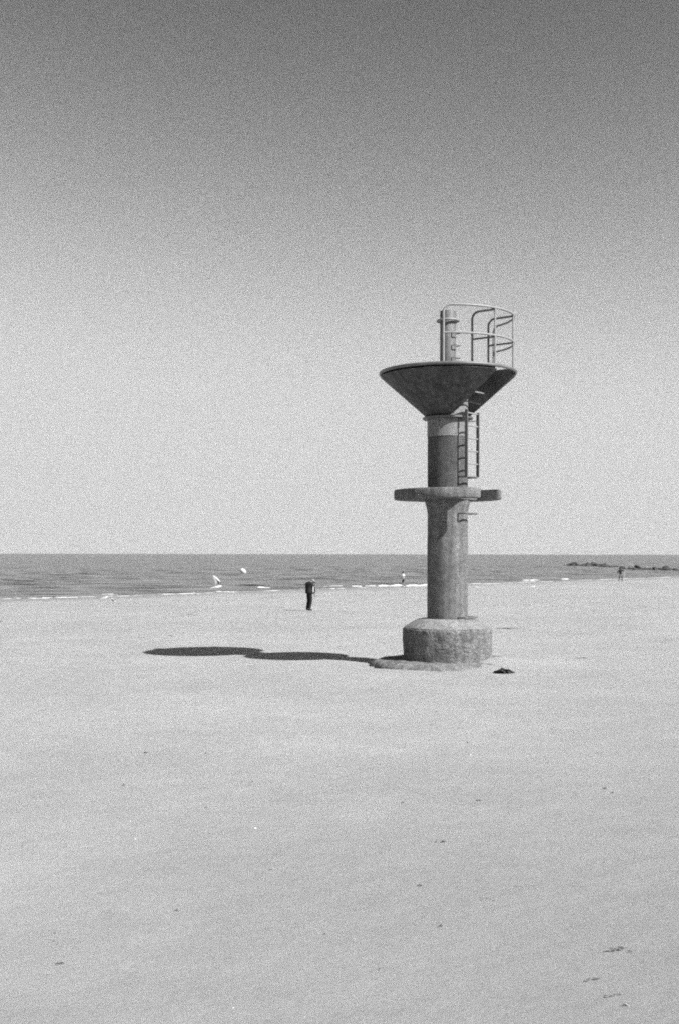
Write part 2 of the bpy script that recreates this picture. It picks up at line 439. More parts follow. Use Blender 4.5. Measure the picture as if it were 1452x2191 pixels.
# local frame of the ladder side: U points out through the ladder slot, V along the rungs (away from the eye)
UA = R(-36); U = Vector((math.cos(UA), math.sin(UA), 0)); V = Vector((-math.sin(UA), math.cos(UA), 0))
def uv(u, t, z): return U * u + V * t + Vector((0, 0, Z(z)))

# gallery slab with the ladder notch
def slab():
    r0 = 1.255; tn = 0.42; ui = 0.55; a_n = math.asin(tn / r0); N = 110
    pts = []
    for i in range(N + 1):
        a = a_n + (2 * math.pi - 2 * a_n) * i / N
        k = 1 + 0.012 * noise.noise(Vector((math.cos(a) * 6, math.sin(a) * 6, 0)))
        pts.append((r0 * k * math.cos(a), r0 * k * math.sin(a)))
    def fil(px, py, ax, ay, bx_, by_):
        return [((1 - q) ** 2 * ax + 2 * q * (1 - q) * px + q * q * bx_, (1 - q) ** 2 * ay + 2 * q * (1 - q) * py + q * q * by_) for q in (0.0, 0.25, 0.5, 0.75, 1.0)]
    first, last = pts[0], pts[-1]
    pts = pts[3:-3]
    pts = pts + fil(last[0], last[1], pts[-1][0], pts[-1][1], last[0] - 0.13, last[1])[1:] + [(ui, t) for t in (-tn, -0.1, 0.1, tn)] + fil(first[0], first[1], first[0] - 0.13, first[1], pts[0][0], pts[0][1])[:-1]
    v = []; n = len(pts); lev = [(0.97, 1.275), (0.99, 1.282), (1.0, 1.305), (1.0, 1.475), (0.99, 1.497), (0.965, 1.507)]
    for (s, z) in lev:
        for (a, b) in pts: v.append(uv(a * s if a > ui + 0.01 or a < ui - 0.02 else a, b * s if abs(b) > tn else b, z))
    f = []
    for l in range(5):
        for i in range(n):
            j = (i + 1) % n; f.append((l * n + i, l * n + j, (l + 1) * n + j, (l + 1) * n + i))
    f.append(list(range(n))[::-1]); f.append([5 * n + i for i in range(n)])
    me = pd('gallery_slab', v, f)
    bm = bmesh.new(); bm.from_mesh(me); bmesh.ops.triangulate(bm, faces=[x for x in bm.faces if len(x.verts) > 4]); bm.to_mesh(me); bm.free()
    return sharp(me, 40)
part('gallery_slab', slab(), M_conc)

# funnel: steel cone with a slot for the ladder
def cz(r): return 3.215 + (r - 0.50) / 1.13
T1, T2 = -0.40, 0.47                          # near slot wall (offset along V) and azimuth of the far edge
def cone():
    rr = [0.50 + (1.565 - 0.50) * i / 16 for i in range(17)]; N = 120; v = []; f = []
    th = 0.010
    for lay in (0, 1):
        for r in rr:
            a0 = UA + min(math.asin(min(1.0, T2 / r)), R(38)); a1 = 2 * math.pi + UA + math.asin(T1 / max(r, 0.3))
            for i in range(N + 1):
                a = a0 + (a1 - a0) * i / N
                q = r - lay * th
                v.append((q * math.cos(a), q * math.sin(a), Z(cz(r) + lay * th)))
    m_ = N + 1; K = len(rr); off = K * m_
    for k in range(K - 1):
        for i in range(N):
            f.append((k * m_ + i, k * m_ + i + 1, (k + 1) * m_ + i + 1, (k + 1) * m_ + i))
            f.append((off + k * m_ + i, off + (k + 1) * m_ + i, off + (k + 1) * m_ + i + 1, off + k * m_ + i + 1))
    for k in range(K - 1):
        for i in (0, N):
            f.append((k * m_ + i, (k + 1) * m_ + i, off + (k + 1) * m_ + i, off + k * m_ + i))
    for i in range(N):
        for k in (0, K - 1):
            f.append((k * m_ + i, k * m_ + i + 1, off + k * m_ + i + 1, off + k * m_ + i))
    return sharp(pd('funnel', v, f), 40)
funnel = part('funnel', cone(), M_steel)
for a in (-82, -112, -142, -172, 160, 120, 80, 40):       # welded seams of the funnel's sheets
    aa = R(a); e = Vector((math.cos(aa), math.sin(aa), 0)); s_ = Vector((-math.sin(aa), math.cos(aa), 0)); nrm = (e * 0.66 - Vector((0, 0, 0.75))).normalized()
    p0 = e * 0.53 + Vector((0, 0, Z(cz(0.53)))); p1 = e * 1.54 + Vector((0, 0, Z(cz(1.54))))
    w = 0.009
    v = [p0 - s_ * w - nrm * 0.004, p0 + s_ * w - nrm * 0.004, p1 + s_ * w - nrm * 0.004, p1 - s_ * w - nrm * 0.004]
    v += [q + nrm * 0.009 for q in v]
    part('seam', pd('seam', v, [(0, 1, 2, 3), (7, 6, 5, 4), (0, 4, 5, 1), (1, 5, 6, 2), (2, 6, 7, 3), (3, 7, 4, 0)]), M_steel, funnel)
ZR = 4.235
part('rim', tube_me('rim', [(1.572 * math.cos(2 * math.pi * i / 120), 1.572 * math.sin(2 * math.pi * i / 120), Z(ZR)) for i in range(120)], 0.038, 12, closed=True), M_rim)
# deck plate inside the rim, cut by the slot
RP = 1.53
P = lambda az, r=RP: Vector((r * math.cos(R(az)), r * math.sin(R(az)), 0))
p1_az, p2_az, p3_az, p4_az = -99.0, -52.0, -17.5, 38.5
near_in = P(p2_az) - U * 0.585; far_in = P(p3_az) - U * 0.645
def deck():
    pts = []
    N = 90; a0 = R(p3_az); a1 = R(p2_az) + 2 * math.pi
    for i in range(N + 1):
        a = a0 + (a1 - a0) * i / N; pts.append(Vector((1.535 * math.cos(a), 1.535 * math.sin(a), Z(4.262))))
    pts += [near_in + Vector((0, 0, Z(4.262))), far_in + Vector((0, 0, Z(4.262)))]
    return plate_me('deck', pts, 0.02, (0, 0, 1))
part('deck', deck(), M_galv_dark)
def slot_wall(p_out, p_in):
    n = 8; top = [p_in + Vector((0, 0, Z(4.288))), p_out + Vector((0, 0, Z(4.288)))]
    bot = []
    for i in range(n + 1):
        q = p_out.lerp(p_in, i / n); bot.append(q + Vector((0, 0, Z(cz(min(q.length, 1.53)) + 0.016))))
    return plate_me('slot_wall', top + bot, 0.008, V)
part('slot_wall', slot_wall(P(p2_az, 1.525) + V * 0.02, near_in + V * 0.02), M_steel_in)
part('slot_wall', slot_wall(P(p3_az, 1.525) - V * 0.02, P(p3_az) - U * 1.42 - V * 0.02), M_steel_in)

# ladder
S1 = Vector((0.375, -0.558, 0)); S2 = Vector((0.688, -0.150, 0))
LD = (S2 - S1).normalized(); LN = Vector((LD.y, -LD.x, 0))
def bar_me(name, a, b, w, d, wdir):
    """rectangular bar from a to b"""
    a, b = Vector(a), Vector(b); t = (b - a).normalized(); x = Vector(wdir).normalized(); y = t.cross(x).normalized()
    v = [p + x * sx * w / 2 + y * sy * d / 2 for p in (a, b) for sx, sy in ((-1, -1), (1, -1), (1, 1), (-1, 1))]
    return pd(name, v, [(0, 1, 2, 3), (7, 6, 5, 4), (0, 4, 5, 1), (1, 5, 6, 2), (2, 6, 7, 3), (3, 7, 4, 0)])
zb, zt = 1.80, 3.30
for s_, zz in ((S1, zt + 0.03), (S2, zt)):
    part('ladder_stile', bar_me('ladder_stile', s_ + Vector((0, 0, Z(zb))), s_ + Vector((0, 0, Z(zz))), 0.028, 0.074, LD), M_galv_dark)
for k in range(5):
    z = 3.262 - 0.292 * k
    part('ladder_rung', tube_me('ladder_rung', [S1 + Vector((0, 0, Z(z))), S2 + Vector((0, 0, Z(z)))], 0.017, 8), M_galv)
for u_, z in ((0.06, 3.50), (0.13, 3.74)):        # two rungs between the slot walls
    a = S1 + LN * u_ - LD * 0.17; b = S2 + LN * (u_ + 0.02)
    part('slot_rung', tube_me('slot_rung', [a + Vector((0, 0, Z(z))), b + Vector((0, 0, Z(z)))], 0.016, 8), M_galv if z > 3.6 else M_galv_dark)
def bracket(z, back):
    i1 = S1 - LN * back; i2 = S2 - LN * back
    pts = [i1, S1 - LN * 0.04]
    for k in range(1, 4): pts.append(S1 - LN * 0.04 * (1 - math.sin(k * math.pi / 6)) + LD * 0.04 * (1 - math.cos(k * math.pi / 6)))
    for k in range(2, -1, -1): pts.append(S2 - LN * 0.04 * (1 - math.sin(k * math.pi / 6)) - LD * 0.04 * (1 - math.cos(k * math.pi / 6)))
    pts.append(i2)
    return tube_me('ladder_bracket', [p + Vector((0, 0, Z(z))) for p in pts], 0.02, 8)
for z in (1.79, 0.945, -1.465): part('ladder_bracket', bracket(z, 0.42), M_galv_dark)
for s_ in (S1, S2):
    part('ladder_bracket', bar_me('ladder_bracket', s_ + Vector((0, 0, Z(3.11))), s_ - LN * 0.42 + Vector((0, 0, Z(3.11))), 0.012, 0.05, (0, 0, 1)), M_galv_dark)

# mast pipe with hoop and step irons
lp('mast', [(0.186, 4.22), (0.186, 5.69), (0.178, 5.705)], M_mast, n=40)
part('mast_hoop', tube_me('mast_hoop', [(0.248 * math.cos(2 * math.pi * i / 48), 0.248 * math.sin(2 * math.pi * i / 48), Z(5.475)) for i in range(48)], 0.026, 10, closed=True), M_galv)
for a in (-150, -30, 90):
    e = Vector((math.cos(R(a)), math.sin(R(a)), 0)); part('hoop_strut', tube_me('hoop_strut', [e * 0.18 + Vector((0, 0, Z(5.475))), e * 0.235 + Vector((0, 0, Z(5.475)))], 0.014, 8), M_galv_dark)
for z in (5.165, 4.875, 4.585):
    pts = []
    for (u, t) in ((0.12, -0.10), (0.26, -0.10), (0.285, -0.085), (0.295, -0.06), (0.295, 0.06), (0.285, 0.085), (0.26, 0.10), (0.12, 0.10)): pts.append(uv(u, t, z))
    part('step_iron', tube_me('step_iron', pts, 0.013, 8), M_galv)

# railing
ZT, ZM, RB = 5.53, 4.91, 0.17
def arc(az0, az1, z, r=RP, n=60): return [P(az0 + (az1 - az0) * i / n, r) + Vector((0, 0, Z(z))) for i in range(n + 1)]
def top_rail():
    da = math.degrees(RB / RP)
    pts = [P(p1_az) + Vector((0, 0, Z(4.26)))]
    for k in range(0, 7):
        q = k / 6 * math.pi / 2
        pts.append(P(p1_az + da * (1 - math.cos(q))) + Vector((0, 0, Z(ZT - RB + RB * math.sin(q)))))
    pts += arc(p1_az + da, p4_az - da, ZT)[1:-1]
    for k in range(6, -1, -1):
        q = k / 6 * math.pi / 2
        pts.append(P(p4_az - da * (1 - math.cos(q))) + Vector((0, 0, Z(ZT - RB + RB * math.sin(q)))))
    pts.append(P(p4_az) + Vector((0, 0, Z(4.26))))
    return tube_me('railing', pts, 0.0255, 10)
rail = part('railing', top_rail(), M_galv)
part('mid_rail', tube_me('mid_rail', arc(p1_az, p4_az, ZM), 0.023, 10), M_galv, rail)
for az in (p2_az, p3_az):
    part('post', tube_me('post', [P(az) + Vector((0, 0, Z(4.26))), P(az) + Vector((0, 0, Z(ZT)))], 0.021, 10), M_galv, rail)
for p_out, p_in in ((P(p2_az), near_in), (P(p3_az), far_in)):
    d = (p_in - p_out).normalized(); zt_ = ZT - 0.035
    pts = [p_out + Vector((0, 0, Z(zt_)))]
    for k in range(6, -1, -1):
        q = k / 6 * math.pi / 2
        pts.append(p_in - d * RB * (1 - math.cos(q)) + Vector((0, 0, Z(zt_ - RB + RB * math.sin(q)))))
    pts.append(p_in + Vector((0, 0, Z(4.262))))
    part('slot_rail', tube_me('slot_rail', pts, 0.0255, 10), M_galv_dark, rail)
    part('slot_mid_rail', tube_me('slot_mid_rail', [p_out + Vector((0, 0, Z(ZM - 0.03))), p_in + Vector((0, 0, Z(ZM - 0.03)))], 0.021, 10), M_galv_dark, rail)

# ------------------------------------------------------------------ rocks of the reef
M_rock = mat('reef_rock', 0.055, rough=0.85, spec=0.3, layers=[(0.6, 0.4, 6), (3, 0.4, 6)], bump=[(1.2, 0.8, 0.3)], speckle=1.5)
def boulder_me(seed, sx, sy, sz):
    bm = bmesh.new(); bmesh.ops.create_icosphere(bm, subdivisions=2, radius=1)
    for v in bm.verts:
        k = 1 + 0.45 * noise.noise(v.co * 1.3 + Vector((seed * 5.1, 0, 0))) + 0.25 * noise.noise(v.co * 3.1 + Vector((0, seed * 3.3, 0)))
        v.co = Vector((v.co.x * sx * k, v.co.y * sy * k, v.co.z * sz * k))
    me = bpy.data.meshes.new('boulder'); bm.to_mesh(me); bm.free(); return me
BM = [boulder_me(i, 1.0, 0.8, 0.42) for i in range(5)]
reefs = [(1212, 1236, 1209, 1.5, 'low dark rock outcrop at the seaward tip of the reef'),
         (1240, 1287, 1209.5, 1.7, 'dark ragged rock outcrop with the tallest crest of the reef'),
         (1286, 1328, 1211.5, 1.3, 'long dark rock outcrop in the sea behind the walker with a white board'),
         (1334, 1398, 1217, 0.95, 'flat dark rock outcrop shoreward of the walker with a white board'),
         (1402, 1436, 1217.5, 1.0, 'double ridged dark rock outcrop near the shore end of the reef'),
         (1432, 1475, 1219, 0.5, 'very low dark rock shelf awash at the shore end of the reef')]
rnd = random.Random(11)
for (x0, x1, yb, hh, lab) in reefs:
    c = at((x0 + x1) / 2, yb, z=0.0); width = (x1 - x0) / F * c.y
    o = empty('rock_outcrop', c); tag(o, lab, 'rocks', 'reef rocks off the beach')
    for q in range(3):                                   # low flat ledges awash under the boulders
        b = link('boulder', BM[q + 1], M_rock, o); b.location = ((q - 1) * width * 0.3, rnd.uniform(-4, 4), 0.0)
        b.scale = (width * rnd.uniform(0.28, 0.42), 5.0, 0.55 * hh * rnd.uniform(0.6, 1.1))
    nb = int(16 + width * 2.2)
    for i in range(nb):
        u = (i + 0.5) / nb - 0.5 + rnd.uniform(-0.04, 0.04)
        env = max(0.12, 0.6 + 1.2 * noise.noise(Vector((u * 5.0, yb, x0 * 0.13)))) * (1 - abs(2 * u) ** 4)
        b = link('boulder', BM[i % 5], M_rock, o)
        s = rnd.uniform(0.35, 0.85) * hh * env
        b.location = (u * width, rnd.uniform(-9, 9), 0.02 * hh)
        b.scale = (s * rnd.uniform(0.7, 1.7), s * rnd.uniform(0.9, 1.8), s * rnd.choice((0.7, 1.1, 1.8, 3.2)))
        b.rotation_euler = (rnd.uniform(-0.2, 0.2), rnd.uniform(-0.5, 0.5), rnd.uniform(0, 6.28))

# ------------------------------------------------------------------ people
def grey(name, v, rough=0.85, sp=0.25): return mat(name, v, rough=rough, spec=0.25, layers=[(14, 0.15, 4)], speckle=sp)
M_skin = grey('skin', 0.2); M_black = grey('dark_cloth', 0.018); M_trous = grey('dark_trousers', 0.014); M_white = grey('white_cloth', 0.5)
M_hair = grey('hair', 0.03); M_shoe = grey('shoe', 0.02); M_pale = grey('pale_cloth', 0.24); M_grey = grey('grey_cloth', 0.12)
def skin_me(name, chains, sub=1):
    """chains: list of lists of (key, (x,y,z), radius); a repeated key joins chains"""
    idx = {}; v = []; rad = []; e = []
    for ch in chains:
        prev = None
        for item in ch:
            k = item[0]
            if k not in idx:
                idx[k] = len(v); v.append(item[1]); rad.append(item[2])
            if prev is not None: e.append((prev, idx[k]))
            prev = idx[k]
    me = bpy.data.meshes.new(name); me.from_pydata(v, e, []); me.update()
    o = bpy.data.objects.new(name, me); C.objects.link(o)
    sk = o.modifiers.new('skin', 'SKIN'); sk.use_smooth_shade = True
    if not me.skin_vertices: me.skin_vertices.new()
    for i, sv_ in enumerate(me.skin_vertices[0].data):
        r = rad[i]; sv_.radius = r if isinstance(r, tuple) else (r, r)
        sv_.use_root = (i == 0)
    ss = o.modifiers.new('sub', 'SUBSURF'); ss.levels = sub; ss.render_levels = sub
    dg = bpy.context.evaluated_depsgraph_get(); dg.update()
    out = bpy.data.meshes.new_from_object(o.evaluated_get(dg))
    bpy.data.objects.remove(o); out.name = name
    out.materials.clear()
    out.polygons.foreach_set('use_smooth', [True] * len(out.polygons))
    return out
def hand_chain(side, wrist, d, curl):
    """palm and five fingers continuing from the wrist along d; curl is the inward bend direction"""
    w = Vector(wrist); d = Vector(d).normalized(); c = Vector(curl).normalized(); s = d.cross(c).normalized()
    palm = w + d * 0.07
    out = [[('wr' + side, tuple(w), 0.028), ('pa' + side, tuple(palm), (0.038, 0.022))]]
    for i, (off, ln) in enumerate(((-0.03, 0.075), (-0.01, 0.085), (0.01, 0.08), (0.028, 0.062))):
        a = palm + s * off + d * 0.03; b = a + d * ln * 0.5 + c * 0.01; e = b + d * ln * 0.35 + c * ln * 0.45
        out.append([('pa' + side, None, None), ('f%d%sa' % (i, side), tuple(a), 0.0095), ('f%d%sb' % (i, side), tuple(b), 0.009), ('f%d%sc' % (i, side), tuple(e), 0.0075)])
    a = w + d * 0.03 - s * 0.045 + c * 0.01
    out.append([('wr' + side, None, None), ('th' + side + 'a', tuple(a), 0.012), ('th' + side + 'b', tuple(a + d * 0.035 - s * 0.01 + c * 0.015), 0.0095)])
    return out
def person(J, label, top, bottom, group=None, name='person', rz=0.0, loc=(0, 0, 0), scale=1.0, sleeve=1.0, leglen=1.0, hair=True, flare=1.0, bulk=1.0, legs=1.0, hem=-0.06):
    """J: joints pelvis, chest, neck, head, face (direction), and for s in l,r: sho, elb, wri, hip, kne, ank, toe. Person faces +x."""
    root = empty(name, loc, rz); root.scale = (scale,) * 3
    tag(root, label, 'person', group)
    g = lambda k: Vector(J[k])
    face = Vector(J['face']).normalized()
    spine = [('pel', J['pelvis'], (0.15, 0.115)), ('wai', tuple(g('pelvis').lerp(g('chest'), 0.45)), (0.135, 0.105)), ('che', J['chest'], (0.16, 0.12)),
             ('upc', tuple(g('chest').lerp(g('neck'), 0.6)), (0.14, 0.10)), ('nec', J['neck'], 0.055), ('hea', J['head'], (0.08, 0.095)), ('crn', tuple(g('head') + (g('head') - g('neck')).normalized() * 0.09), (0.07, 0.08))]
    body = [spine]
    body.append([('hea', None, None), ('fac', tuple(g('head') + face * 0.05 - (g('head') - g('neck')).normalized() * 0.05), 0.055)])
    for s in 'lr':
        body.append([('upc', None, None), ('sho' + s, J['sho' + s], 0.06), ('elb' + s, J['elb' + s], 0.043), ('wr' + s, J['wri' + s], 0.028)])
        d = g('wri' + s) - g('elb' + s)
        curl = Vector((1, 0, 0)) if abs(d.normalized().x) < 0.8 else Vector((0, 0, 1))
        body += hand_chain(s, J['wri' + s], d, curl)[0:]
        body.append([('pel', None, None), ('hip' + s, J['hip' + s], 0.088), ('kne' + s, J['kne' + s], 0.058), ('ank' + s, J['ank' + s], 0.042), ('toe' + s, J['toe' + s], (0.04, 0.025))])
    link('body', skin_me('body', body), M_skin, root)
    # top garment
    g_ch = [[('hem', tuple(g('pelvis') + Vector((-0.02, 0, hem - 0.09))), (0.16 * flare, 0.14 * flare)), ('pel', tuple(g('pelvis') + Vector((0, 0, hem))), (0.185 * flare, 0.16 * flare)), ('wai', tuple(g('pelvis').lerp(g('chest'), 0.45)), (0.17 * bulk, 0.145 * bulk)), ('che', J['chest'], (0.185 * bulk, 0.155 * bulk)), ('upc', tuple(g('chest').lerp(g('neck'), 0.65)), (0.15 * bulk, 0.12 * bulk)), ('col', tuple(g('chest').lerp(g('neck'), 0.98)), 0.085 * bulk)]]
    for s in 'lr':
        e = g('elb' + s)
        ch = [('upc', None, None), ('sho' + s, J['sho' + s], 0.08 * bulk)]
        if sleeve > 0.6: ch += [('elb' + s, J['elb' + s], 0.064 * bulk), ('cuf' + s, tuple(e.lerp(g('wri' + s), 0.92)), 0.05 * bulk)]
        else: ch += [('slv' + s, tuple(g('sho' + s).lerp(e, 0.75)), 0.066)]
        g_ch.append(ch)
    link('jacket' if sleeve > 0.6 else 'shirt', skin_me('garment', g_ch), top, root)
    t_ch = [[('pel', tuple(g('pelvis') + Vector((0, 0, 0.12))), (0.165, 0.135)), ('crt', tuple(g('pelvis') + Vector((0, 0, -0.05))), (0.155, 0.13))]]
    for s in 'lr':
        k = g('kne' + s); ch = [('crt', None, None), ('hip' + s, J['hip' + s], 0.105 * legs)]
        if leglen > 0.6: ch += [('kne' + s, J['kne' + s], 0.078 * legs), ('ank' + s, tuple(k.lerp(g('ank' + s), 1.04)), 0.066 * legs)]
        else: ch += [('sht' + s, tuple(g('hip' + s).lerp(k, 0.8)), 0.095)]
        t_ch.append(ch)
    link('trousers' if leglen > 0.6 else 'shorts', skin_me('trousers', t_ch), bottom, root)
    if leglen > 0.6:
        for s in 'lr':
            a, t_ = g('ank' + s), g('toe' + s)
            link('shoe', skin_me('shoe', [[('h', tuple(a + (a - t_) * 0.25 + Vector((0, 0, -0.03))), (0.045, 0.04)), ('m', tuple(a.lerp(t_, 0.5)), (0.05, 0.045)), ('t', tuple(t_), (0.047, 0.032))]]), M_shoe, root)
    if hair:
        bm = bmesh.new(); bmesh.ops.create_icosphere(bm, subdivisions=3, radius=0.112)
        for v in bm.verts:
            v.co *= 1 + 0.08 * noise.noise(v.co * 30)
        axis = (g('head') - g('neck')).normalized()
        bmesh.ops.delete(bm, geom=[v for v in bm.verts if v.co.dot(face) > 0.045 and v.co.dot(axis) < 0.05 or v.co.dot(axis) < -0.06], context='VERTS')
        me = bpy.data.meshes.new('hair'); bm.to_mesh(me); bm.free()
        link('hair', me, M_hair, root, loc=tuple(g('head') + axis * 0.02 - face * 0.012), smooth=True)
    return root
# joints that only name an earlier key are resolved in skin_me (their position is ignored)

# the man in the dark jacket, head bowed, standing on the open sand
foot = at(661, 1306.8)
Jm = dict(pelvis=(0.03, 0, 0.93), chest=(0.0, 0, 1.24), neck=(0.085, 0, 1.425), head=(0.205, 0, 1.445), face=(0.70, 0, -0.71),
          shol=(0.05, 0.16, 1.34), elbl=(0.10, 0.22, 1.08), wril=(0.20, 0.18, 0.84), shor=(0.06, -0.16, 1.34), elbr=(0.15, -0.22, 1.09), wrir=(0.19, -0.20, 0.84),
          hipl=(0.02, 0.09, 0.88), knel=(0.05, 0.09, 0.48), ankl=(-0.05, 0.10, 0.085), toel=(0.11, 0.11, 0.03),
          hipr=(0.03, -0.09, 0.88), kner=(0.06, -0.085, 0.48), ankr=(-0.03, -0.08, 0.085), toer=(0.14, -0.08, 0.03))
man = person(Jm, 'person in dark jacket and trousers standing with bowed head on the sand', M_black, M_trous, rz=R(36), loc=foot, hair=False, flare=1.42, bulk=1.19, legs=1.0, hem=-0.03, scale=1.02)
def cap():
    bm = bmesh.new(); bmesh.ops.create_icosphere(bm, subdivisions=3, radius=0.108)
    ax = Vector((0.837, 0, 0.547)).normalized()
    bmesh.ops.delete(bm, geom=[v for v in bm.verts if v.co.dot(ax) < -0.025], context='VERTS')
    me = bpy.data.meshes.new('cap'); bm.to_mesh(me); bm.free(); return me
hc = Vector(Jm['head']) + Vector((0.02, 0, 0.012))
cp = link('cap', cap(), M_pale, man, loc=tuple(hc), smooth=True)
bv = []; bf = []
fd = Vector((0.70, 0, -0.71)); ud = Vector((0.71, 0, 0.70)); sd = Vector((0, 1, 0))
for i in range(9):
    a = math.pi * i / 8
    for rr_ in (0.10, 0.18):
        q = fd * (math.sin(a) * rr_ * (1.0 if rr_ > 0.15 else 0.95)) + sd * (math.cos(a) * 0.105) + ud * 0.012
        bv.append(q); bv.append(q + ud * 0.012)
for i in range(8):
    b = i * 4; c_ = b + 4
    bf += [(b, c_, c_ + 2, b + 2), (b + 1, b + 3, c_ + 3, c_ + 1), (b + 2, c_ + 2, c_ + 3, b + 3), (b, b + 1, c_ + 1, c_)]
link('cap_peak', pd('cap_peak', bv, bf), M_black, cp)
# pale bag tucked under his arm
bagm = skin_me('bag', [[('a', (0, 0, 0.30), (0.025, 0.02)), ('b', (0.01, 0, 0.20), (0.055, 0.035)), ('c', (0.0, 0, 0.10), (0.07, 0.04)), ('d', (0.015, 0, 0.02), (0.075, 0.04)), ('e', (0.015, 0, -0.03), (0.055, 0.03))]])
bag = link('bag', bagm, M_white, None, loc=tuple(foot + Matrix.Rotation(R(36), 3, 'Z') @ Vector((0.06, -0.255, 0.94))))
bag.rotation_euler = (0, R(4), R(30))
tag(bag, 'small white bag tucked under the arm of the person in the dark jacket', 'bag')

# the walker in a white shirt at the foam
wk = at(862.5, 1256.5)
Jw = dict(pelvis=(0, 0, 0.90), chest=(0.01, 0, 1.20), neck=(0.05, 0, 1.44), head=(0.08, 0, 1.56), face=(1, 0, -0.15),
          shol=(0.02, 0.18, 1.36), elbl=(0.14, 0.24, 1.12), wril=(0.30, 0.22, 1.0), shor=(0.02, -0.18, 1.36), elbr=(-0.17, -0.24, 1.14), wrir=(-0.22, -0.22, 0.92),
          hipl=(0, 0.09, 0.86), knel=(-0.03, 0.09, 0.47), ankl=(-0.28, 0.09, 0.13), toel=(-0.16, 0.10, 0.03),
          hipr=(0.01, -0.09, 0.86), kner=(0.18, -0.085, 0.48), ankr=(0.14, -0.085, 0.085), toer=(0.29, -0.085, 0.03))
person(Jw, 'person in white shirt and dark shorts walking beside the breaking foam', M_white, M_black, rz=R(165), loc=wk, scale=0.97, sleeve=0.5, leglen=0.5, hem=0.17)
# the walker with a white board near the reef
bw = at(1326, 1243.0)
Jb = dict(pelvis=(0, 0, 0.90), chest=(0.02, 0, 1.20), neck=(0.05, 0, 1.43), head=(0.09, 0, 1.55), face=(1, 0, -0.1),
          shol=(0.02, 0.19, 1.36), elbl=(0.02, 0.40, 1.18), wril=(0.12, 0.36, 1.40), shor=(0.02, -0.19, 1.36), elbr=(0.04, -0.38, 1.14), wrir=(0.14, -0.40, 0.95),
          hipl=(0, 0.10, 0.86), knel=(0.10, 0.17, 0.48), ankl=(-0.02, 0.24, 0.085), toel=(0.12, 0.26, 0.03),
          hipr=(0, -0.10, 0.86), kner=(0.05, -0.14, 0.48), ankr=(-0.10, -0.17, 0.10), toer=(0.05, -0.18, 0.03))
person(Jb, 'person in dark clothes walking at the water edge holding a white board', M_black, M_black, rz=R(-70), loc=bw, scale=1.03, sleeve=1.0, leglen=1.0, legs=0.8, hem=0.10)
def board():
    v = []; f = []; n = 20
    for i in range(n):
        a = 2 * math.pi * i / n
        x = 0.12 * math.cos(a) * (1 - 0.18 * math.sin(a)); z = 0.45 * math.sin(a)
        v += [(x, -0.02, z), (x * 0.96, 0.03, z * 0.97)]
    f.append([2 * i for i in range(n)]); f.append([2 * i + 1 for i in range(n)][::-1])
    for i in range(n):
        j = (i + 1) % n; f.append((2 * i, 2 * i + 1, 2 * j + 1, 2 * j))
    return pd('bodyboard', v, f)
bo = link('bodyboard', board(), M_pale, None, loc=tuple(bw + Vector((0.47, -0.12, 0.95)))); bo.rotation_euler = (R(5), R(4), R(6))
tag(bo, 'white bodyboard held upright beside the walking person near the reef', 'bodyboard')

# ------------------------------------------------------------------ gulls
M_gull = grey('gull_feather', 0.55, sp=0.1); M_gwing = grey('gull_wing', 0.38, sp=0.1); M_gtip = grey('gull_wing_tip', 0.03, sp=0.1); M_beak = grey('gull_beak', 0.25); 
def gull_body():
    return skin_me('gull_body', [[('b', (0, 0, 0), (0.075, 0.07)), ('c', (0.10, 0, 0.01), (0.07, 0.065)), ('n', (0.18, 0, 0.03), 0.045), ('h', (0.235, 0, 0.045), 0.042)],
                                 [('b', None, None), ('t', (-0.14, 0, 0.0), (0.05, 0.04)), ('u', (-0.27, 0, -0.01), (0.045, 0.012)), ('w', (-0.33, 0, -0.015), (0.05, 0.006))]])
GB = gull_body()
def wing_me(pts, chords, thick=0.012):
    """thin aerofoil skin through spanwise points with chord vectors"""
    v = []; f = []
    for p, (c0, c1) in zip(pts, chords):
        p = Vector(p); a = p + Vector(c0); b = p + Vector(c1); m_ = a.lerp(b, 0.35); nrm = Vector((0, 1, 0))
        v += [a, m_ + nrm * thick, b, m_ - nrm * thick]
    for i in range(len(pts) - 1):
        for k in range(4):
            l = (k + 1) % 4; f.append((i * 4 + k, i * 4 + l, i * 4 + 4 + l, i * 4 + 4 + k))
    f.append((0, 1, 2, 3)); e = (len(pts) - 1) * 4; f.append((e + 3, e + 2, e + 1, e))
    return pd('wing', v, f)
def beak_me(): return tube_me('beak', [(0.27, 0, 0.045), (0.31, 0, 0.038), (0.335, 0, 0.026)], [0.014, 0.010, 0.003], 6)
BK = beak_me()
gl = at_d(464, 1257, 53.0)
fg = empty('gull', gl, R(6)); fg.rotation_euler = (0, R(-6), R(6)); tag(fg, 'white gull flying low over the sea edge with raised wings', 'gull')
link('body', GB, M_gull, fg); link('beak', BK, M_beak, fg)
link('wing', wing_me([(0.0, -0.03, 0.04), (-0.02, -0.10, 0.20), (-0.07, -0.14, 0.40), (-0.10, -0.12, 0.55)], [((-0.11, 0, 0), (0.07, 0, 0)), ((-0.07, 0, 0.01), (0.06, 0, 0)), ((-0.04, 0, 0.02), (0.06, 0, 0.0)), ((-0.015, 0, 0.01), (0.03, 0, 0.0))]), M_gwing, fg)
link('wing_hand', wing_me([(-0.10, -0.13, 0.555), (0.02, -0.15, 0.45), (0.12, -0.15, 0.33), (0.19, -0.14, 0.24)], [((-0.02, 0, -0.03), (0.02, 0, 0.02)), ((-0.03, 0, -0.045), (0.02, 0, 0.025)), ((-0.03, 0, -0.04), (0.018, 0, 0.02)), ((-0.01, 0, -0.012), (0.008, 0, 0.008))]), M_gull, fg)
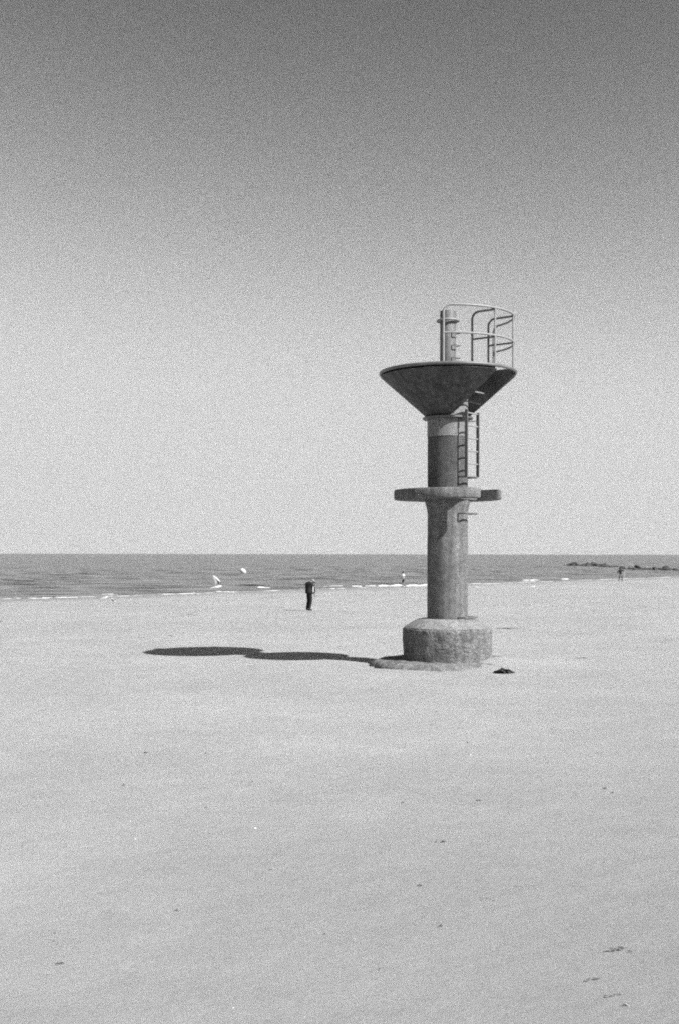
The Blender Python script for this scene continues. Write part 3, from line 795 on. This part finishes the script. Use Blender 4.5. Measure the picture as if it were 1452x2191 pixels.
link('wing_tip', wing_me([(0.06, -0.13, 0.33), (0.10, -0.13, 0.25), (0.10, -0.12, 0.16)], [((-0.04, 0, 0), (0.04, 0, 0.0)), ((-0.04, 0, -0.01), (0.04, 0, 0.0)), ((-0.015, 0, 0), (0.02, 0, 0.0))]), M_gtip, fg)
link('wing', wing_me([(0.0, 0.03, 0.04), (0.0, 0.25, 0.20), (0.0, 0.45, 0.28), (0.02, 0.62, 0.30)], [((-0.10, 0, 0), (0.06, 0, 0)), ((-0.08, 0, 0), (0.05, 0, 0)), ((-0.05, 0, 0), (0.04, 0, 0)), ((-0.01, 0, 0), (0.02, 0, 0))]), M_gwing, fg)
LEG = tube_me('leg', [(0, 0, -0.03), (0.005, 0, -0.10), (-0.005, 0, -0.185)], 0.008, 6)
for (px, py, rz, lab) in ((225, 1287, 20, None), (242.5, 1291, 140, None), (419, 1276.5, 170, 'white gull standing alone on wet sand at the foam edge'),
                          (1139.5, 1260, 30, 'white gull standing on the sand seaward of the tower ladder'), (1020, 1262, 190, 'white gull standing on the sand close beside the tower column')):
    g0 = at(px, py); o = empty('gull', g0, R(rz))
    tag(o, lab or 'white gull of a pair standing on wet sand by the foam', 'gull', 'gulls standing along the water line')
    b = link('body', GB, M_gull, o); b.location = (0, 0, 0.20); b.rotation_euler = (0, R(-18), 0); b.scale = (0.9, 0.95, 0.95)
    k = link('beak', BK, M_beak, o); k.location = (0, 0, 0.25); k.scale = (0.85,) * 3
    for s in (-1, 1):
        link('leg', LEG, M_beak, o, loc=(0, 0.03 * s, 0.185))
        w = link('folded_wing', wing_me([(0.10, 0, 0.0), (-0.05, 0, 0.0), (-0.28, 0, -0.04)], [((0, 0, -0.05), (0, 0, 0.05)), ((0, 0, -0.06), (0, 0, 0.05)), ((0, 0, -0.012), (0, 0, 0.012))]), M_gwing, o)
        w.location = (0, 0.068 * s, 0.215)

# ------------------------------------------------------------------ buoy
bp = at(520.5, 1227.0, z=0.0)
bu = empty('buoy', bp); tag(bu, 'white oval buoy floating on the open sea', 'buoy')
k = bp.y / F
def buoy():
    prof = []
    for i in range(17):
        a = math.pi * i / 16
        prof.append((max(0.002, 5.1 * k * math.sin(a) ** 0.9), -7.2 * k * math.cos(a)))
    return sharp(lathe_me('float', prof, 28), 60)
fl = link('float', buoy(), M_white, bu, loc=(0, 0, 4.6 * k)); fl.rotation_euler = (0, R(-52), R(0))
link('mooring_ring', tube_me('mooring_ring', [(0.10 * math.cos(2 * math.pi * i / 16), 0, 7.2 * k + 0.05 + 0.10 * math.sin(2 * math.pi * i / 16)) for i in range(16)], 0.02, 6, closed=True), M_gwing, fl)

# ------------------------------------------------------------------ seaweed, shells and drift on the sand
M_weed = mat('seaweed', 0.020, rough=0.6, spec=0.4, layers=[(20, 0.4, 4)])
M_weed2 = mat('dry_seaweed', 0.14, rough=0.9, spec=0.2, layers=[(20, 0.4, 4)])
M_shell = grey('shell', 0.6, sp=0.1); M_drift = grey('driftwood', 0.42)
def weed_me(w, d, h, n, seed, thin=0.5):
    """a tangle of curled ribbon fronds lying within w x d, h high"""
    r = random.Random(seed); v = []; f = []
    for q in range(n):
        u = r.uniform(-1, 1); x = u * w / 2 * 0.85; y = r.uniform(-1, 1) * d / 2 * (1 - u * u * 0.8)
        a = r.gauss(0, 0.6); ln = w * r.uniform(0.12, 0.30); bw_ = min(0.02, w * 0.05) * r.uniform(0.6, 1.5)
        top = h * max(0.0, 1 - u * u) * r.uniform(0.1, 1.0); K = 6; base = len(v)
        for i in range(K):
            s = i / (K - 1); t = (s - 0.5) * ln
            px = x + math.cos(a) * t; py = y + math.sin(a) * t + 0.25 * ln * math.sin(s * 5 + q)
            pz = 0.002 + top * math.sin(s * math.pi) + h * 0.12 * r.random()
            wv = bw_ * math.sin(math.pi * (0.15 + 0.75 * s))
            tw = r.uniform(-0.8, 0.8)
            dx, dy, dz = -math.sin(a) * wv * math.cos(tw), math.cos(a) * wv * math.cos(tw), wv * math.sin(tw) * 0.6
            v += [(px - dx, py - dy, max(0.0, pz - dz)), (px + dx, py + dy, max(0.001, pz + dz))]
        for i in range(K - 1):
            b = base + 2 * i; f.append((b, b + 1, b + 3, b + 2))
    return pd('seaweed', v, f)
def weed(px, py, w_px, label, group=None, n=14, hk=0.22, dk=0.9, m=None, seed=0, rz=0.0):
    p = at(px, py); w = w_px / F * p.y
    o = link('seaweed', weed_me(w, w * dk, w * hk, n, seed), m or M_weed, None, loc=(p.x, p.y, ground(p.x, p.y) + 0.002))
    o.rotation_euler = (0, 0, rz)
    return tag(o, label, 'seaweed', group)
# the large clump beside the tower: a solid heap under the fronds
cl = weed(1078, 1439.5, 46, 'dark seaweed clump lying on the sand beside the tower base', n=160, hk=0.20, dk=0.75, seed=1)
hb = bmesh.new(); bmesh.ops.create_icosphere(hb, subdivisions=3, radius=1)
for v in hb.verts:
    kk = 1 + 0.35 * noise.noise(v.co * 2.5)
    v.co = Vector((v.co.x * 0.21 * kk, v.co.y * 0.15 * kk, max(-0.01, v.co.z) * 0.085 * kk * (1 - 0.3 * abs(v.co.x))))
hm = bpy.data.meshes.new('heap'); hb.to_mesh(hm); hb.free()
link('heap', hm, M_weed, cl, smooth=True)
G = 'seaweed scraps scattered on the sand'
LB = 'tiny dark seaweed scrap lying alone on the open sand'
scraps = [(313, 1612, 9), (441, 1613, 5), (267, 1681, 7), (442, 1729, 6), (379, 1950, 8), (581, 1862, 6), (117, 2016, 5), (119, 1999, 5), (593, 1829, 4), (109, 1606, 4), (255, 1629, 4),
          (861, 1718, 7), (1024, 1713, 9), (898, 1896, 9), (942, 1983, 8), (697, 2000, 6), (1000, 1589, 5), (497, 2052, 4), (724, 1640, 4), (1180, 1560, 5), (1230, 1695, 4), (640, 1540, 4), (812, 2075, 5), (1292, 1845, 4), (320, 1860, 4)]
for i, (x, y, w) in enumerate(scraps): weed(x, y, w * 1.15, LB, G, n=34, hk=0.25, seed=20 + i, rz=random.uniform(-0.4, 0.4))
for (x, y, w, l, s) in ((1293.7, 1687, 9, 'larger dark seaweed scrap of a close pair on the sand', 60), (1310.7, 1696, 7, 'smaller dark seaweed scrap of a close pair on the sand', 61),
                        (933, 1802, 7, 'dark seaweed knot touching a looser frayed scrap', 62), (947, 1802, 12, 'loose frayed seaweed scrap next to a dark knot', 63),
                        (124, 2064.6, 7, 'small dark seaweed scrap next to a bigger thick tuft', 64), (133.6, 2064, 10, 'thick dark seaweed tuft with a smaller scrap at its side', 65)):
    weed(x, y, w * 1.15, l, n=30, hk=0.25, seed=s)
weed(1036, 1923, 16, 'faint dry seaweed patch in two loose tufts', n=12, hk=0.1, seed=70, m=M_weed2)
weed(1057, 1928, 8, 'small dark tuft at the edge of a dry seaweed patch', n=12, hk=0.2, seed=71)
weed(1326, 2031, 56, 'long dark seaweed streak curving down at one end', n=22, hk=0.03, dk=0.25, seed=72, m=M_weed2)
weed(1348, 2036, 14, 'dark curled end piece of the long seaweed streak', n=18, hk=0.12, dk=0.5, seed=73, rz=-0.6)
weed(1270, 2096, 34, 'short dark seaweed streak with a thick end', n=18, hk=0.04, dk=0.35, seed=74, m=M_weed2)
weed(1318, 2130, 44, 'faint dry seaweed stems lying slantwise', n=10, hk=0.03, dk=0.6, seed=75, m=M_weed2, rz=-0.9)
weed(365, 1361, 14, 'dark seaweed strip lying beyond the tower shadow', n=18, hk=0.06, dk=0.6, seed=76)
weed(0, 1331.5, 16, 'dark seaweed strip on sand well short of the foam', n=18, hk=0.08, dk=0.6, seed=77)
weed(1245, 1407.5, 26, 'thin dark seaweed strand level with the tower base', n=16, hk=0.03, dk=0.4, seed=78)
weed(1213, 1411, 14, 'pale thin seaweed strand level with the tower base', n=10, hk=0.03, dk=0.4, seed=79, m=M_weed2)
weed(1090, 1344, 66, 'long thin seaweed line on the sand behind the tower base', n=40, hk=0.015, dk=0.12, seed=80, m=M_weed2)
weed(1086, 1345.5, 10, 'short dark knot on the long seaweed line behind the tower', n=14, hk=0.06, dk=0.5, seed=81)
def shell_me(w, seed):
    r = random.Random(seed); bm = bmesh.new(); bmesh.ops.create_icosphere(bm, subdivisions=2, radius=1)
    for v in bm.verts:
        kk = 1 + 0.10 * math.sin(math.atan2(v.co.y, v.co.x) * 9)
        v.co = Vector((v.co.x * w * 0.5 * kk, v.co.y * w * 0.42 * kk, max(-0.1, v.co.z) * w * 0.30))
    me = bpy.data.meshes.new('shell'); bm.to_mesh(me); bm.free(); return me
for i, (x, y, w) in enumerate(((547, 1773, 7), (291, 1796, 4.5), (501, 2157, 5), (1006, 1615, 5), (280, 1758, 4), (1166, 1795, 4), (58, 1592, 4))):
    p = at(x, y); ww = w / F * p.y
    o = link('shell', shell_me(ww, i), M_shell, None, loc=tuple(p), smooth=True)
    tag(o, 'small white shell lying on the bare sand', 'shell', 'white shells on the sand')
p = at(1340, 2151); kk = p.y / F
o = link('driftwood', tube_me('driftwood', [(-5 * kk, 6 * kk, 2 * kk), (-1 * kk, 1.5 * kk, 3 * kk), (5 * kk, -8 * kk, 2 * kk)], [1.6 * kk, 2.4 * kk, 1.3 * kk], 8), M_drift, None, loc=tuple(p))
tag(o, 'short pale driftwood stick lying on the sand', 'driftwood')
